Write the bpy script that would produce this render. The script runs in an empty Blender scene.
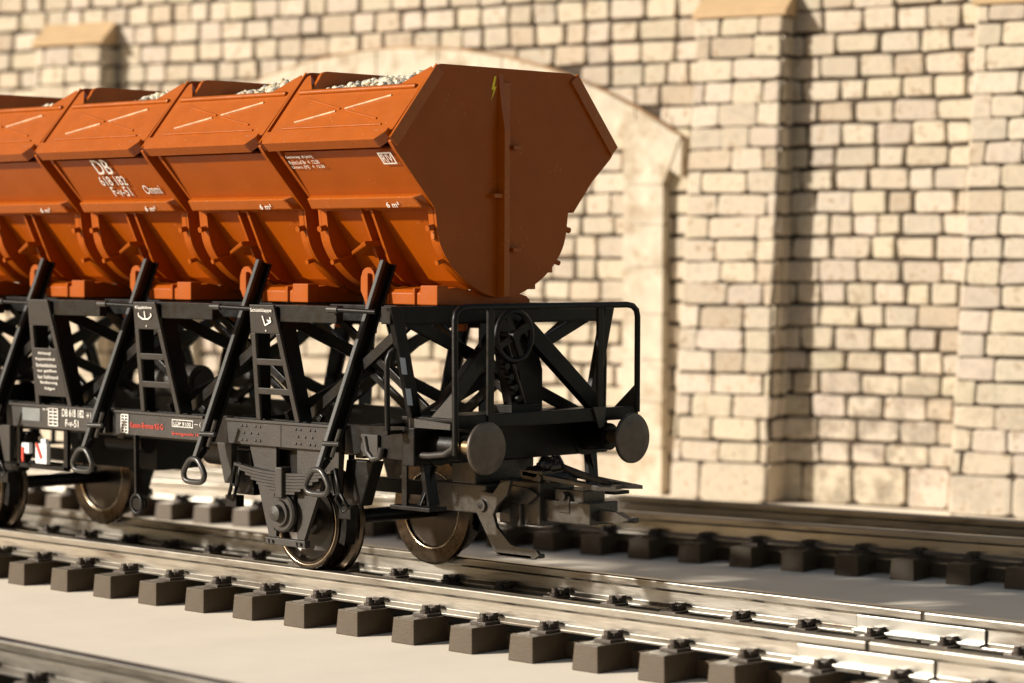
import bpy, bmesh, math, random
from mathutils import Vector, Matrix
random.seed(7)
PI = math.pi
S = bpy.context.scene
COL = S.collection

# ------------------------------------------------------------------ camera
cam_d = bpy.data.cameras.new('camera'); cam = bpy.data.objects.new('camera', cam_d); COL.objects.link(cam)
CP = Vector((14.46452, -15.58184, 2.67233)); FW = Vector((-0.6945622, 0.71869856, -0.03249207))
RT = Vector((0.71898608, 0.69501384, 0.00384379)); UP = Vector((-0.02534497, 0.0206916, 0.9994646))
cam.matrix_world = Matrix(((RT.x, UP.x, -FW.x, CP.x), (RT.y, UP.y, -FW.y, CP.y), (RT.z, UP.z, -FW.z, CP.z), (0, 0, 0, 1)))
cam_d.sensor_width = 36; cam_d.lens = 91.55; cam_d.clip_start = 0.5; cam_d.clip_end = 2000
cam_d.dof.use_dof = True; cam_d.dof.focus_distance = 21.6; cam_d.dof.aperture_fstop = 0.66
S.camera = cam
# ------------------------------------------------------------------ world, sun, exposure
SUN_AZ = math.radians(-121); SUN_EL = math.radians(22)
w = bpy.data.worlds.new('World'); S.world = w; w.use_nodes = True
nt = w.node_tree; bg = nt.nodes['Background']
sky = nt.nodes.new('ShaderNodeTexSky'); sky.sky_type = 'NISHITA'; sky.sun_disc = False
sky.sun_elevation = SUN_EL; sky.sun_rotation = PI/2 - SUN_AZ
wb = nt.nodes.new('ShaderNodeMix'); wb.data_type = 'RGBA'; wb.blend_type = 'MULTIPLY'; wb.inputs[0].default_value = 1.0
wb.inputs[7].default_value = (1.0, .84, .66, 1)      # the photograph's warm white balance
nt.links.new(sky.outputs[0], wb.inputs[6]); nt.links.new(wb.outputs[2], bg.inputs[0]); bg.inputs[1].default_value = 0.08
sd = bpy.data.lights.new('sun', 'SUN'); sd.energy = 5.0; sd.angle = math.radians(2.0); sd.color = (1.0, 0.935, 0.825)
so = bpy.data.objects.new('sun', sd); COL.objects.link(so)
sdir = Vector((math.cos(SUN_EL)*math.cos(SUN_AZ), math.cos(SUN_EL)*math.sin(SUN_AZ), math.sin(SUN_EL)))
so.rotation_euler = sdir.to_track_quat('Z', 'Y').to_euler(); so.location = sdir*40
S.view_settings.view_transform = 'Standard'; S.view_settings.look = 'None'
S.view_settings.exposure = 0.40; S.view_settings.gamma = 1.0
S.render.engine = 'CYCLES'

# ------------------------------------------------------------------ materials
def mat(name, col, rough=.5, metal=0., var=.12, scale=6., bump=0., bscale=40., specks=0., speck_col=(.6, .5, .4), rvar=0., sscale=22,
        dirt=None, dirt_amt=0., dirt_scale=2., stretch=(1, 1, 1), tint=False, spec=.5):
    m = bpy.data.materials.new(name); m.use_nodes = True
    n = m.node_tree.nodes; l = m.node_tree.links; b = n['Principled BSDF']
    tc = n.new('ShaderNodeTexCoord'); mp = n.new('ShaderNodeMapping'); mp.inputs['Scale'].default_value = stretch
    l.new(tc.outputs['Object'], mp.inputs[0]); V = mp.outputs[0]
    def noise(sc, det=4, ro=.55):
        t = n.new('ShaderNodeTexNoise'); t.inputs['Scale'].default_value = sc; t.inputs['Detail'].default_value = det
        t.inputs['Roughness'].default_value = ro; l.new(V, t.inputs['Vector']); return t.outputs['Fac']
    def mrange(src, a, bb, c, d):
        t = n.new('ShaderNodeMapRange'); t.inputs[1].default_value = a; t.inputs[2].default_value = bb
        t.inputs[3].default_value = c; t.inputs[4].default_value = d; l.new(src, t.inputs[0]); return t.outputs[0]
    def mix(fac, a, bb, mode='MIX'):
        t = n.new('ShaderNodeMix'); t.data_type = 'RGBA'; t.blend_type = mode
        if isinstance(fac, float): t.inputs[0].default_value = fac
        else: l.new(fac, t.inputs[0])
        for i, q in ((6, a), (7, bb)):
            if isinstance(q, tuple): t.inputs[i].default_value = (*q[:3], 1)
            else: l.new(q, t.inputs[i])
        return t.outputs[2]
    c = mix(mrange(noise(scale), .3, .7, 0, 1), tuple(x*(1-var) for x in col), tuple(min(1, x*(1+var)) for x in col))
    if tint:
        a = n.new('ShaderNodeAttribute'); a.attribute_name = 'tint'; c = mix(1.0, c, a.outputs['Color'], 'MULTIPLY')
    if dirt:
        c = mix(mrange(noise(dirt_scale, 6, .65), .55-dirt_amt*.25, .75-dirt_amt*.25, 0, 1), c, dirt)
    if specks > 0:
        v = n.new('ShaderNodeTexVoronoi'); v.inputs['Scale'].default_value = sscale; l.new(V, v.inputs['Vector'])
        s1 = mrange(v.outputs['Distance'], .04, .11, 1, 0)
        s2 = mrange(noise(3.1, 3), .62-specks*.1, .66-specks*.1, 0, 1)
        mm = n.new('ShaderNodeMath'); mm.operation = 'MULTIPLY'; l.new(s1, mm.inputs[0]); l.new(s2, mm.inputs[1])
        c = mix(mm.outputs[0], c, speck_col)
    l.new(c, b.inputs['Base Color'])
    b.inputs['Metallic'].default_value = metal; b.inputs['Specular IOR Level'].default_value = spec
    if rvar: l.new(mrange(noise(scale*1.7, 5), .3, .7, max(.03, rough-rvar), rough+rvar), b.inputs['Roughness'])
    else: b.inputs['Roughness'].default_value = rough
    if bump:
        t = n.new('ShaderNodeBump'); t.inputs['Strength'].default_value = bump; t.inputs['Distance'].default_value = .01
        l.new(noise(bscale, 5, .6), t.inputs['Height']); l.new(t.outputs[0], b.inputs['Normal'])
    return m
ORANGE = mat('orange_plastic', (.325, .067, .001), .40, var=.07, scale=3, bump=.12, bscale=60, specks=.55, speck_col=(.62, .36, .22), rvar=.08, spec=.25)
ORANGE_RIM = mat('orange_rim', (.35, .079, .003), .34, var=.08, scale=5, bump=.15, bscale=50, specks=.9, speck_col=(.68, .45, .32), rvar=.08, spec=.4)
WORN = mat('worn_pale_edge', (.58, .32, .17), .5, var=.35, scale=14, dirt=(.40, .12, .02), dirt_amt=.2, dirt_scale=9)
BLACK = mat('black_plastic', (.004, .0032, .0027), .40, var=.25, scale=7, bump=.15, bscale=50, specks=.6, speck_col=(.10, .08, .06), rvar=.1, spec=.24)
GREY = mat('dark_grey_plastic', (.024, .019, .015), .52, var=.2, scale=7, bump=.2, bscale=60, specks=.7, speck_col=(.2, .17, .14), rvar=.08)
STRUT = mat('strut_plastic', (.035, .032, .028), .32, var=.2, scale=9, bump=.1, specks=.5, speck_col=(.2, .18, .15))
BUFFER = mat('buffer_metal', (.10, .08, .066), .40, .5, var=.2, scale=8, bump=.1, rvar=.1)
BRASS = mat('buffer_shank_metal', (.32, .22, .12), .35, .8)
TYRE = mat('tyre_metal', (.075, .058, .043), .30, 1., var=.2, scale=8, rvar=.08, )
TYRE_EDGE = mat('bright_tyre_edge', (.55, .45, .33), .25, 1., var=.2, scale=4)
DISC = mat('wheel_disc_metal', (.032, .023, .016), .34, .4, var=.3, scale=5)
COUPL = mat('coupler_plastic', (.034, .029, .024), .34, var=.25, scale=12, bump=.2, rvar=.1)
WHITE = mat('white_print', (.80, .76, .70), .6, var=.12, scale=40)
WPAINT = mat('white_plastic', (.75, .75, .75), .5)
RED = mat('red_print', (.60, .045, .02), .6, var=.1, scale=30)
YELLOW = mat('yellow_print', (.95, .72, .02), .6)
PALEGREY = mat('pale_grey_print', (.16, .17, .165), .6)
PALEBLUE = mat('pale_blue_tab', (.42, .46, .52), .5)
PEBBLE = mat('pebble', (.55, .51, .44), .8, var=.2, scale=30, bump=.4, bscale=60, tint=True)
HEAP = mat('gravel_bed', (.30, .27, .22), .9, var=.4, scale=25, bump=.8, bscale=40)
SLEEPER = mat('brown_sleeper_plastic', (.058, .037, .018), .46, var=.12, scale=5, bump=.25, bscale=70, specks=.8, speck_col=(.35, .30, .24), rvar=.08)
CHAIR = mat('rail_chair_plastic', (.055, .038, .026), .33, var=.3, scale=30, bump=.6, bscale=80)
RAIL = mat('nickel_silver_rail', (.36, .335, .295), .35, 1., var=.08, scale=3, bump=.2, bscale=7, rvar=.06,
           dirt=(.09, .065, .045), dirt_amt=.12, dirt_scale=2.5, stretch=(.35, 1, 3))
JOINER = mat('bright_rail_joiner', (.50, .48, .43), .34, 1., var=.04, scale=3, bump=.2, bscale=8)
GROUND = mat('cream_board', (.88, .78, .645), .75, var=.035, scale=1.3, bump=.12, bscale=30, specks=.05, speck_col=(.4, .32, .24))
STONE = mat('cream_stone', (.535, .46, .362), .88, var=.16, scale=7, bump=1., bscale=16, tint=True, specks=.5, sscale=4.5, speck_col=(.12, .09, .06),
            dirt=(.26, .185, .115), dirt_amt=.10, dirt_scale=7)
MORTAR = mat('brown_mortar', (.065, .046, .031), .9, var=.4, scale=3, bump=.5, bscale=20)
RENDERC = mat('smooth_arch_stone', (.55, .485, .38), .85, var=.14, scale=4, bump=1., bscale=10, dirt=(.34, .25, .16), dirt_amt=.22, dirt_scale=2.5)
TAN = mat('tan_cap', (.45, .31, .17), .8, var=.08, scale=4, bump=.3, bscale=20)
RUST = mat('brown_edge', (.30, .18, .09), .8, var=.3, scale=4)

def stone_blotches():
    # dark blotches low in the bay right of the buttress, mixed into base colour
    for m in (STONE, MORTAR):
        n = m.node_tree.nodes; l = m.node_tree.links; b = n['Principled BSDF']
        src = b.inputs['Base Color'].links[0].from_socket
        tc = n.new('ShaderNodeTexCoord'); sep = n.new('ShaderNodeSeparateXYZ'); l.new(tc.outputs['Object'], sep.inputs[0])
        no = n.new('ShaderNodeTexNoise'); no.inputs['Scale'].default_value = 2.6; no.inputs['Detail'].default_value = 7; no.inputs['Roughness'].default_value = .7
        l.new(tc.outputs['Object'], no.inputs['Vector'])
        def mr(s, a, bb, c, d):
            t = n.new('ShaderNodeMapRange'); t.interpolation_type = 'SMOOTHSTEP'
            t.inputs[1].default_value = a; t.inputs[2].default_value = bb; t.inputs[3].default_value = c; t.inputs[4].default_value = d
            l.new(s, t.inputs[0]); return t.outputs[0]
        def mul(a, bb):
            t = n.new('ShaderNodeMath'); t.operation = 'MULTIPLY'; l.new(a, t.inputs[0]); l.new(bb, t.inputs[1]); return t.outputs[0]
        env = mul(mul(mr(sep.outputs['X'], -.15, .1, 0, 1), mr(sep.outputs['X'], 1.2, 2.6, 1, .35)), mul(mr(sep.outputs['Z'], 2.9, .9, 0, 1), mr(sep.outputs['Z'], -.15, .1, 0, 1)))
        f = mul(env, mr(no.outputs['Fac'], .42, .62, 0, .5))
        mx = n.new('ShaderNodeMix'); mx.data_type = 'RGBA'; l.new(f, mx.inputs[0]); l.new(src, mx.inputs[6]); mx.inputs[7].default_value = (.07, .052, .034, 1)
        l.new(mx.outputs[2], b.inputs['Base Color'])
stone_blotches()

# ------------------------------------------------------------------ mesh helpers
class M:
    def __init__(s): s.v = []; s.f = []; s.sm = []; s.t = None
    def add(s, vs, fs, smooth=False):
        o = len(s.v); s.v += [tuple(p) for p in vs]; s.f += [tuple(i+o for i in f) for f in fs]; s.sm += [smooth]*len(fs); return s
    def hexa(s, p): return s.add(p, [(0, 1, 2, 3), (7, 6, 5, 4), (0, 4, 5, 1), (1, 5, 6, 2), (2, 6, 7, 3), (3, 7, 4, 0)])
    def box(s, x0, x1, y0, y1, z0, z1):
        return s.hexa([(x0, y0, z0), (x1, y0, z0), (x1, y1, z0), (x0, y1, z0), (x0, y0, z1), (x1, y0, z1), (x1, y1, z1), (x0, y1, z1)])
    def prism(s, poly, ax, a, b, smooth=False, f=None):
        def P(u, v, w): return {'x': (w, u, v), 'y': (u, w, v), 'z': (u, v, w)}[ax] if f is None else f(u, v, w)
        n = len(poly); vs = [P(u, v, a) for u, v in poly]+[P(u, v, b) for u, v in poly]
        s.add(vs, [tuple(range(n)), tuple(range(2*n-1, n-1, -1))])
        s.add(vs, [(i, (i+1) % n, n+(i+1) % n, n+i) for i in range(n)], smooth); return s
    def bar(s, p0, p1, w, h, up=(0, 0, 1)):
        p0 = Vector(p0); p1 = Vector(p1); d = (p1-p0).normalized(); up = Vector(up)
        a = d.cross(up)
        if a.length < 1e-4: a = d.cross(Vector((0, 1, 0)))
        a.normalize(); b = a.cross(d); a *= w/2; b *= h/2
        return s.hexa([p0-a-b, p0+a-b, p0+a+b, p0-a+b, p1-a-b, p1+a-b, p1+a+b, p1-a+b])
    def tube(s, path, r, n=10, closed=False, cap=True):
        P = [Vector(p) for p in path]; k = len(P); vs = []; ref = None
        for i in range(k):
            if closed: t = P[(i+1) % k]-P[i-1]
            else: t = P[min(i+1, k-1)]-P[max(i-1, 0)]
            t.normalize()
            if ref is None:
                ref = t.cross(Vector((0, 0, 1)))
                if ref.length < .1: ref = t.cross(Vector((1, 0, 0)))
            ref = (ref-t*ref.dot(t)).normalized(); b = t.cross(ref)
            rr = r[i] if isinstance(r, (list, tuple)) else r
            vs += [P[i]+(ref*math.cos(2*PI*j/n)+b*math.sin(2*PI*j/n))*rr for j in range(n)]
        fs = [(i*n+j, i*n+(j+1) % n, ((i+1) % k)*n+(j+1) % n, ((i+1) % k)*n+j) for i in range(k if closed else k-1) for j in range(n)]
        s.add(vs, fs, True)
        if not closed and cap: s.add(vs[:n], [tuple(range(n))]); s.add(vs[-n:], [tuple(range(n))])
        return s
    def lathe(s, c, ax, prof, n=40, smooth=True):
        c = Vector(c); ax = Vector(ax).normalized(); a = ax.cross(Vector((0, 0, 1)))
        if a.length < .1: a = ax.cross(Vector((1, 0, 0)))
        a.normalize(); b = ax.cross(a)
        for (d0, r0), (d1, r1) in zip(prof, prof[1:]):     # separate bands keep creases crisp
            vs = [c+ax*d0+(a*math.cos(2*PI*j/n)+b*math.sin(2*PI*j/n))*r0 for j in range(n)]+[c+ax*d1+(a*math.cos(2*PI*j/n)+b*math.sin(2*PI*j/n))*r1 for j in range(n)]
            s.add(vs, [(j, (j+1) % n, n+(j+1) % n, n+j) for j in range(n)], smooth)
        return s
    def cyl(s, p0, p1, r, n=20):
        p0 = Vector(p0); p1 = Vector(p1); L = (p1-p0).length
        return s.lathe(p0, p1-p0, [(0, 0.0001), (0, r), (L, r), (L, 0.0001)], n)
    def mesh(s, name, m, org=(0, 0, 0), recalc=True):
        me = bpy.data.meshes.new(name); o = Vector(org)
        me.from_pydata([tuple(Vector(p)-o) for p in s.v], [], s.f)
        me.polygons.foreach_set('use_smooth', s.sm); me.materials.append(m)
        if s.t:
            a = me.color_attributes.new('tint', 'FLOAT_COLOR', 'CORNER')
            for p in me.polygons:
                c = s.t[p.index]
                for li in p.loop_indices: a.data[li].color = (*c, 1)
        if recalc:
            bm = bmesh.new(); bm.from_mesh(me); bmesh.ops.recalc_face_normals(bm, faces=bm.faces); bm.to_mesh(me); bm.free()
        me.update(); return me
def put(name, mb, m, parent=None, loc=(0, 0, 0), bev=0, label=None, org=(0, 0, 0), recalc=True):
    o = bpy.data.objects.new(name, mb.mesh(name, m, org, recalc)); COL.objects.link(o)
    o.location = loc; o.parent = parent
    if bev:
        b = o.modifiers.new('bevel', 'BEVEL'); b.width = bev; b.segments = 2; b.limit_method = 'ANGLE'; b.angle_limit = math.radians(40)
    if label: o['label'] = label
    return o
def empty(name, loc=(0, 0, 0), rz=0, parent=None):
    o = bpy.data.objects.new(name, None); COL.objects.link(o); o.location = loc; o.rotation_euler = (0, 0, rz); o.parent = parent; return o
def tag(o, label=None, cat=None, group=None, kind=None):
    for k, v in (('label', label), ('category', cat), ('group', group), ('kind', kind)):
        if v: o[k] = v
    return o
def kids(o): return [c for c in bpy.data.objects if c.parent == o]
def copy_tree(o, parent=None):
    c = o.copy(); COL.objects.link(c); c.parent = parent
    for ch in kids(o): copy_tree(ch, c)
    return c
def text(name, body, P, right, up, height, width, m, parent, bold=.02, lift=.003, align='LEFT', org=(0, 0, 0)):
    """lettering fitted to height x width, standing on P (lower left), along right/up"""
    cu = bpy.data.curves.new('t', 'FONT'); cu.body = body; cu.size = 1; cu.offset = 0; cu.extrude = .0; cu.space_line = .95; cu.align_x = align
    ob = bpy.data.objects.new('t', cu); COL.objects.link(ob)
    bpy.context.view_layer.update()
    me = bpy.data.meshes.new_from_object(ob.evaluated_get(bpy.context.evaluated_depsgraph_get()))
    bpy.data.objects.remove(ob); bpy.data.curves.remove(cu)
    xs = [v.co.x for v in me.vertices]; ys = [v.co.y for v in me.vertices]
    x0, x1, y0, y1 = min(xs), max(xs), min(ys), max(ys)
    R = Vector(right).normalized(); U = Vector(up).normalized(); N = R.cross(U); P = Vector(P)
    nv = len(me.vertices); vs = []; fs = [tuple(p.vertices) for p in me.polygons]; allf = []
    shifts = ((-1, 0), (1, 0), (0, -1), (0, 1), (0, 0)) if bold > .025 else ((-.8, 0), (.8, 0))
    bx = min(bold, .06)*height*.42
    for k, (sx, sy) in enumerate(shifts):                       # heavier strokes: shifted layers a fraction of a millimetre apart
        for v in me.vertices:
            vs.append(P-Vector(org)+R*((v.co.x-x0)/(x1-x0)*width+sx*bx)+U*((v.co.y-y0)/(y1-y0)*height+sy*bx)+N*(lift+k*.0006))
        allf += [tuple(i+k*nv for i in f) for f in fs]
    bpy.data.meshes.remove(me); me = bpy.data.meshes.new(name); me.from_pydata(vs, [], allf); me.materials.append(m)
    o = bpy.data.objects.new(name, me); COL.objects.link(o); o.parent = parent; return o

# ------------------------------------------------------------------ setting: the cream board
g = M(); g.box(-30, 10.5, -9.5, 17, -.60, -.44)
tag(put('ground', g, GROUND), kind='structure')

# ------------------------------------------------------------------ stone wall with blind arch and buttresses
WALL_O = Vector((-5.939, 10.793, -.44)); WA = math.radians(12)
wall = empty('stone_wall', WALL_O, WA)
tag(wall, 'tall cream stone block wall with blind arch and buttresses behind the wagon', 'stone wall')
CR = .286
def block_patch(mb, A, B, C, D, courses, wmin, wmax, proud, keep=None, gap=.017, first=None, rnd=random, soft=0.):
    """blocks over quad A(bottom left) B(bottom right) C(top right) D(top left)"""
    A, B, C, D = map(Vector, (A, B, C, D)); Nn = (B-A).cross(D-A).normalized(); H = (D-A).length
    Wd = (B-A).length; z = 0; r = 0
    def Q(s_, t_): return (A+(B-A)*s_)*(1-t_)+(D+(C-D)*s_)*t_
    while z < H-.03:
        h = (first if (first and r == 0) else CR*rnd.uniform(.96, 1.04)); t0 = z/H; t1 = min(1, (z+h)/H)
        x = -rnd.uniform(0, wmax)
        while x < Wd:
            wd = rnd.uniform(wmin, wmax)*(1.4 if first and r == 0 else 1); a0 = max(0, x); a1 = min(Wd, x+wd); x += wd
            if a1-a0 < .07: continue
            if Wd-a1 < .09: a1 = Wd; x = Wd+1
            if keep and not keep((a0+a1)/2, (z+h/2)): continue
            s0, s1 = a0/Wd, a1/Wd
            g_ = gap*rnd.uniform(.6, 1.25); gx, gz = g_/Wd, g_*1.15/H
            j = lambda: rnd.uniform(-.022, .022)
            base = [(s0+gx, t0+gz), (s1-gx, t0+gz), (s1-gx, t1-gz), (s0+gx, t1-gz)]
            base = [(a+j()*.7/Wd, b+j()*.7/H) for a, b in base]
            cs, ct = (s0+s1)/2, (t0+t1)/2
            # eight-cornered rounded block outline, three rings deep
            ring = []
            for k in range(4):
                p, q = base[k], base[(k+1) % 4]; e = .09+rnd.uniform(-.03, .05)
                ring += [(p[0]+(q[0]-p[0])*e, p[1]+(q[1]-p[1])*e), (q[0]+(p[0]-q[0])*e, q[1]+(p[1]-q[1])*e)]
            pr = proud*rnd.uniform(.75, 1.25); rings = []
            for ins, hh in ((0, 0), (.0, pr*.6), (.055, pr)):
                vs = []
                for (a, b) in ring:
                    da = (cs-a)*Wd; db = (ct-b)*H; dl = max(1e-5, math.hypot(da, db)); k = ins*.5/dl if ins else 0
                    vs.append(Q(a+(cs-a)*k, b+(ct-b)*k)+Nn*(hh+(rnd.uniform(-.003, .003) if hh else -.01)))
                rings.append(vs)
            vs = rings[0]+rings[1]+rings[2]; n = 8; f0 = len(mb.f)
            mb.add(vs, [(i, (i+1) % n, n+(i+1) % n, n+i) for i in range(n)]+[(n+i, n+(i+1) % n, 2*n+(i+1) % n, 2*n+i) for i in range(n)], False)
            mb.add(rings[2], [tuple(range(8))], False)
            v = rnd.uniform(.84, 1.08); c = (v, v*rnd.uniform(.975, 1.01), v*rnd.uniform(.93, 1.03))
            if rnd.random() < .10: c = (v*.90, v*.86, v*.82)
            mb.t += [c]*(len(mb.f)-f0)
        z += h; r += 1
TOPZ = 8.2; U0, U1 = -19.0, 9.0
ARC_C, ARC_AP, HALF = -6.1, 5.99, 4.49     # z here measured above the wall foot (foot at -0.44)
RISE = 1.34; AR = (HALF**2+RISE**2)/(2*RISE)
def arc_z(u, off=0): return ARC_AP-AR+math.sqrt(max(0, (AR+off)**2-(u-ARC_C)**2))
def keep_main(a, z):
    u = a+U0
    for b0, b1 in ((-12.72, -11.3), (-1.36, -.12), (2.56, 3.9)):
        if b0+.34 < u < b1-.34 and z < 6.0: return False
    if z > 4.5 and -10.4 < u < -1.8 and arc_z(u)-.42 < z < arc_z(u)-.05: return False
    return True
core = M(); core.box(U0, U1, 0, 1.2, 0, TOPZ)
put('wall_core', core, MORTAR, wall)
rw = random.Random(3)
fb = M(); fb.t = []
block_patch(fb, (U0, 0, 0), (U1, 0, 0), (U1, 0, TOPZ), (U0, 0, TOPZ), 0, .32, .60, .055, keep_main, first=.52, rnd=rw)
put('wall_facing', fb, STONE, wall, recalc=False)
# arch surround: right and left jamb with impost, and ring of long smooth stones
ring = M()
N = 26; UL, UR = ARC_C-HALF, ARC_C+HALF
pts_o = [(UL+(UR-UL)*i/N, arc_z(UL+(UR-UL)*i/N)) for i in range(N+1)]
for i in range(N):
    (u0, z0), (u1, z1) = pts_o[i], pts_o[i+1]
    ring.prism([(u0+.004, z0-.50), (u1-.004, z1-.50), (u1-.004, z1), (u0+.004, z0)], 'y', -.19-.006*(i % 3), .01)
put('arch_ring', ring, RENDERC, wall, bev=.03)
edge = M()
for i in range(N):
    (u0, z0), (u1, z1) = pts_o[i], pts_o[i+1]
    edge.prism([(u0, z0+.003), (u1, z1+.003), (u1, z1+.035), (u0, z0+.035)], 'y', -.15, .012)
put('arch_moulding', edge, RUST, wall)
for sgn in (1, -1):
    jb = M(); X = lambda u: ARC_C+sgn*(u-ARC_C)
    zz = 0; k = 0
    hs = [.62, .6, .55, .6, .62, .55, .52]
    for h in hs:
        jb.prism([(X(-2.47), zz+.004), (X(-1.88), zz+.004), (X(-1.88), zz+h-.004), (X(-2.47), zz+h-.004)], 'y', -.20-.008*(k % 2), .01); zz += h; k += 1
    jb.prism([(X(-2.47), zz+.005), (X(-1.88), zz+.005), (X(-1.62), 4.68), (X(-2.2), 4.95), (X(-2.47), 4.85)], 'y', -.212, .01)
    put('arch_jamb', jb, RENDERC, wall, bev=.025)
def buttress(u0b, u1b, u0t, u1t, db, dt, zt):
    b = empty('buttress', (0, 0, 0), 0, wall)
    cr = M(); cr.hexa([(u0b+.02, -db+.02, 0), (u1b-.02, -db+.02, 0), (u1b-.02, .01, 0), (u0b+.02, .01, 0), (u0t+.02, -dt+.02, zt), (u1t-.02, -dt+.02, zt), (u1t-.02, .01, zt), (u0t+.02, .01, zt)])
    put('buttress_core', cr, MORTAR, b)
    f = M(); f.t = []
    block_patch(f, (u0b, -db, 0), (u1b, -db, 0), (u1t, -dt, zt), (u0t, -dt, zt), 0, .42, .78, .034, gap=.012, first=.50, rnd=rw)
    block_patch(f, (u1b, -db, 0), (u1b, 0, 0), (u1t, 0, zt), (u1t, -dt, zt), 0, .24, .4, .02, first=.50, rnd=rw)
    block_patch(f, (u0b, 0, 0), (u0b, -db, 0), (u0t, -dt, zt), (u0t, 0, zt), 0, .24, .4, .02, first=.50, rnd=rw)
    put('buttress_facing', f, STONE, b, recalc=False)
    p = M(); p.prism([(-dt-.06, zt), (-dt-.06, zt+.05), (-.0, zt+.40), (.01, zt)], 'x', u0t-.05, u1t+.05)
    put('buttress_cap', p, TAN, b, bev=.012)
    return b
buttress(-1.56, -.19, -1.31, -.09, .52, .33, 6.17)
buttress(2.26, 3.75, 2.51, 3.8, .52, .33, 6.17)
buttress(-12.85, -11.3, -12.62, -11.32, .52, .33, 6.26)

# ------------------------------------------------------------------ model railway tracks
HW = .050; RH = .234
rail_prof = [(-.095, -RH), (.095, -RH), (.095, -RH+.022), (.024, -RH+.045), (.019, -.085), (HW, -.068), (HW, -.012), (HW-.012, 0), (-HW+.012, 0), (-HW, -.012), (-HW, -.068), (-.019, -.085), (-.024, -RH+.045), (-.095, -RH+.022)]
chair_m = M()
chair_m.box(-.085, .085, .085, .25, -.012, .022)
chair_m.box(-.05, .05, .10, .17, .02, .065)
chair_m.lathe((0, .19, .02), (0, 0, 1), [(0, .045), (.025, .045), (.025, .030), (.066, .028), (.066, .001)], 8, False)
chair_m.box(-.04, .04, .05, .115, .035, .082)
def track(root, x0, x1, sp, phase, label, near_joint=None, far_joint=None, rx0=None, rx1=None):
    tag(root, label, 'railway track', group='model railway tracks')
    rx0 = x0 if rx0 is None else rx0; rx1 = x1 if rx1 is None else rx1
    for sgn, joint in ((-1, near_joint), (1, far_joint)):
        segs = [(rx0, rx1)] if joint is None else [(rx0, joint-.02), (joint+.02, rx1)]
        for a, b in segs:
            m = M(); n = max(2, int((b-a)/1.2))
            m.prism([(y+sgn*(.7175+HW), z) for y, z in rail_prof], 'x', a, b)
            put('rail', m, RAIL, root, bev=.004)
        if joint is not None:
            for s2 in (-1, 1):
                j = M(); yy = sgn*(.7175+HW)+s2*.036
                j.hexa([(joint-.62, yy-.012, -.205), (joint+.56, yy-.012, -.205), (joint+.56, yy+.012, -.205), (joint-.62, yy+.012, -.205),
                        (joint-.62, yy-.010-.0*s2, -.085), (joint+.56, yy-.010, -.085), (joint+.56, yy+.010, -.085), (joint-.62, yy+.010, -.085)])
                j.box(joint-.62, joint+.56, min(yy, yy+s2*.075), max(yy, yy+s2*.075), -.212, -.188)
                put('rail_joiner', j, JOINER, root, bev=.006)
    for sgn in (-1, 1):
        web = M(); web.box(x0+.05, x1-.05, sgn*.768-.06, sgn*.768+.06, -.425, -.30)
        put('sleeper_web', web, SLEEPER, root)
    sm = M(); wt, wb, L, zt, zb = .118, .132, 1.2, -.2345, -.438
    sm.hexa([(-wb, -L-.012, zb), (wb, -L-.012, zb), (wb, L+.012, zb), (-wb, L+.012, zb), (-wt, -L, zt), (wt, -L, zt), (wt, L, zt), (-wt, L, zt)])
    proto = None; x = phase-.118
    k = int((x0-x)/sp); x = x+k*sp
    if x < x0+.15: x += sp
    while x < x1-.15:
        if proto is None:
            proto = put('sleeper', sm, SLEEPER, root, (x, 0, 0), bev=.006); o = proto
            c0 = put('rail_chair', chair_m, CHAIR, proto, bev=.006)
            c0.location = (0, .7675, zt+.001)
            for (sy, fl) in ((.7675, 1), (-.7675, 0), (-.7675, 1)):
                c = c0.copy(); COL.objects.link(c); c.parent = proto; c.location = (0, sy, zt+.001); c.rotation_euler = (0, 0, PI*fl)
        else:
            o = copy_tree(proto, root); o.location = (x+random.uniform(-.006, .006), random.uniform(-.004, .004), 0)
        x += sp
t_mid = empty('railway_track', (0, 0, 0))
track(t_mid, -12.0, 6.6, .6605, -5.802, 'track under the hopper wagon, metal rails jointed at right on dark brown sleepers', near_joint=3.66, far_joint=3.05)
FA = math.radians(9.5)
t_far = empty('railway_track', (-.72, 6.23, 0), FA)
track(t_far, -16.0, 9.0, .597, .985, 'empty blurred track running along the foot of the stone wall')
t_near = empty('railway_track', (.6, -5.85, 0), math.radians(-2.2))
track(t_near, -9.0, 6.0, .6605, .1, 'blurred foreground track cut off by the bottom left corner of the photo')

# ------------------------------------------------------------------ hopper wagon
WX = -4.62
wagon = empty('hopper_wagon', (WX, 0, 0))
tag(wagon, 'two-axle model hopper wagon with orange troughs on black trestle frame, standing on the middle track', 'hopper wagon')
ORG = (WX, 0, 0)
def W(name, mb, m, bev=0, parent=wagon, label=None): return put(name, mb, m, parent, (0, 0, 0), bev, label, ORG)
PITCH = 1.5875; XT = [-1.444-PITCH*i for i in range(5)]
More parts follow.
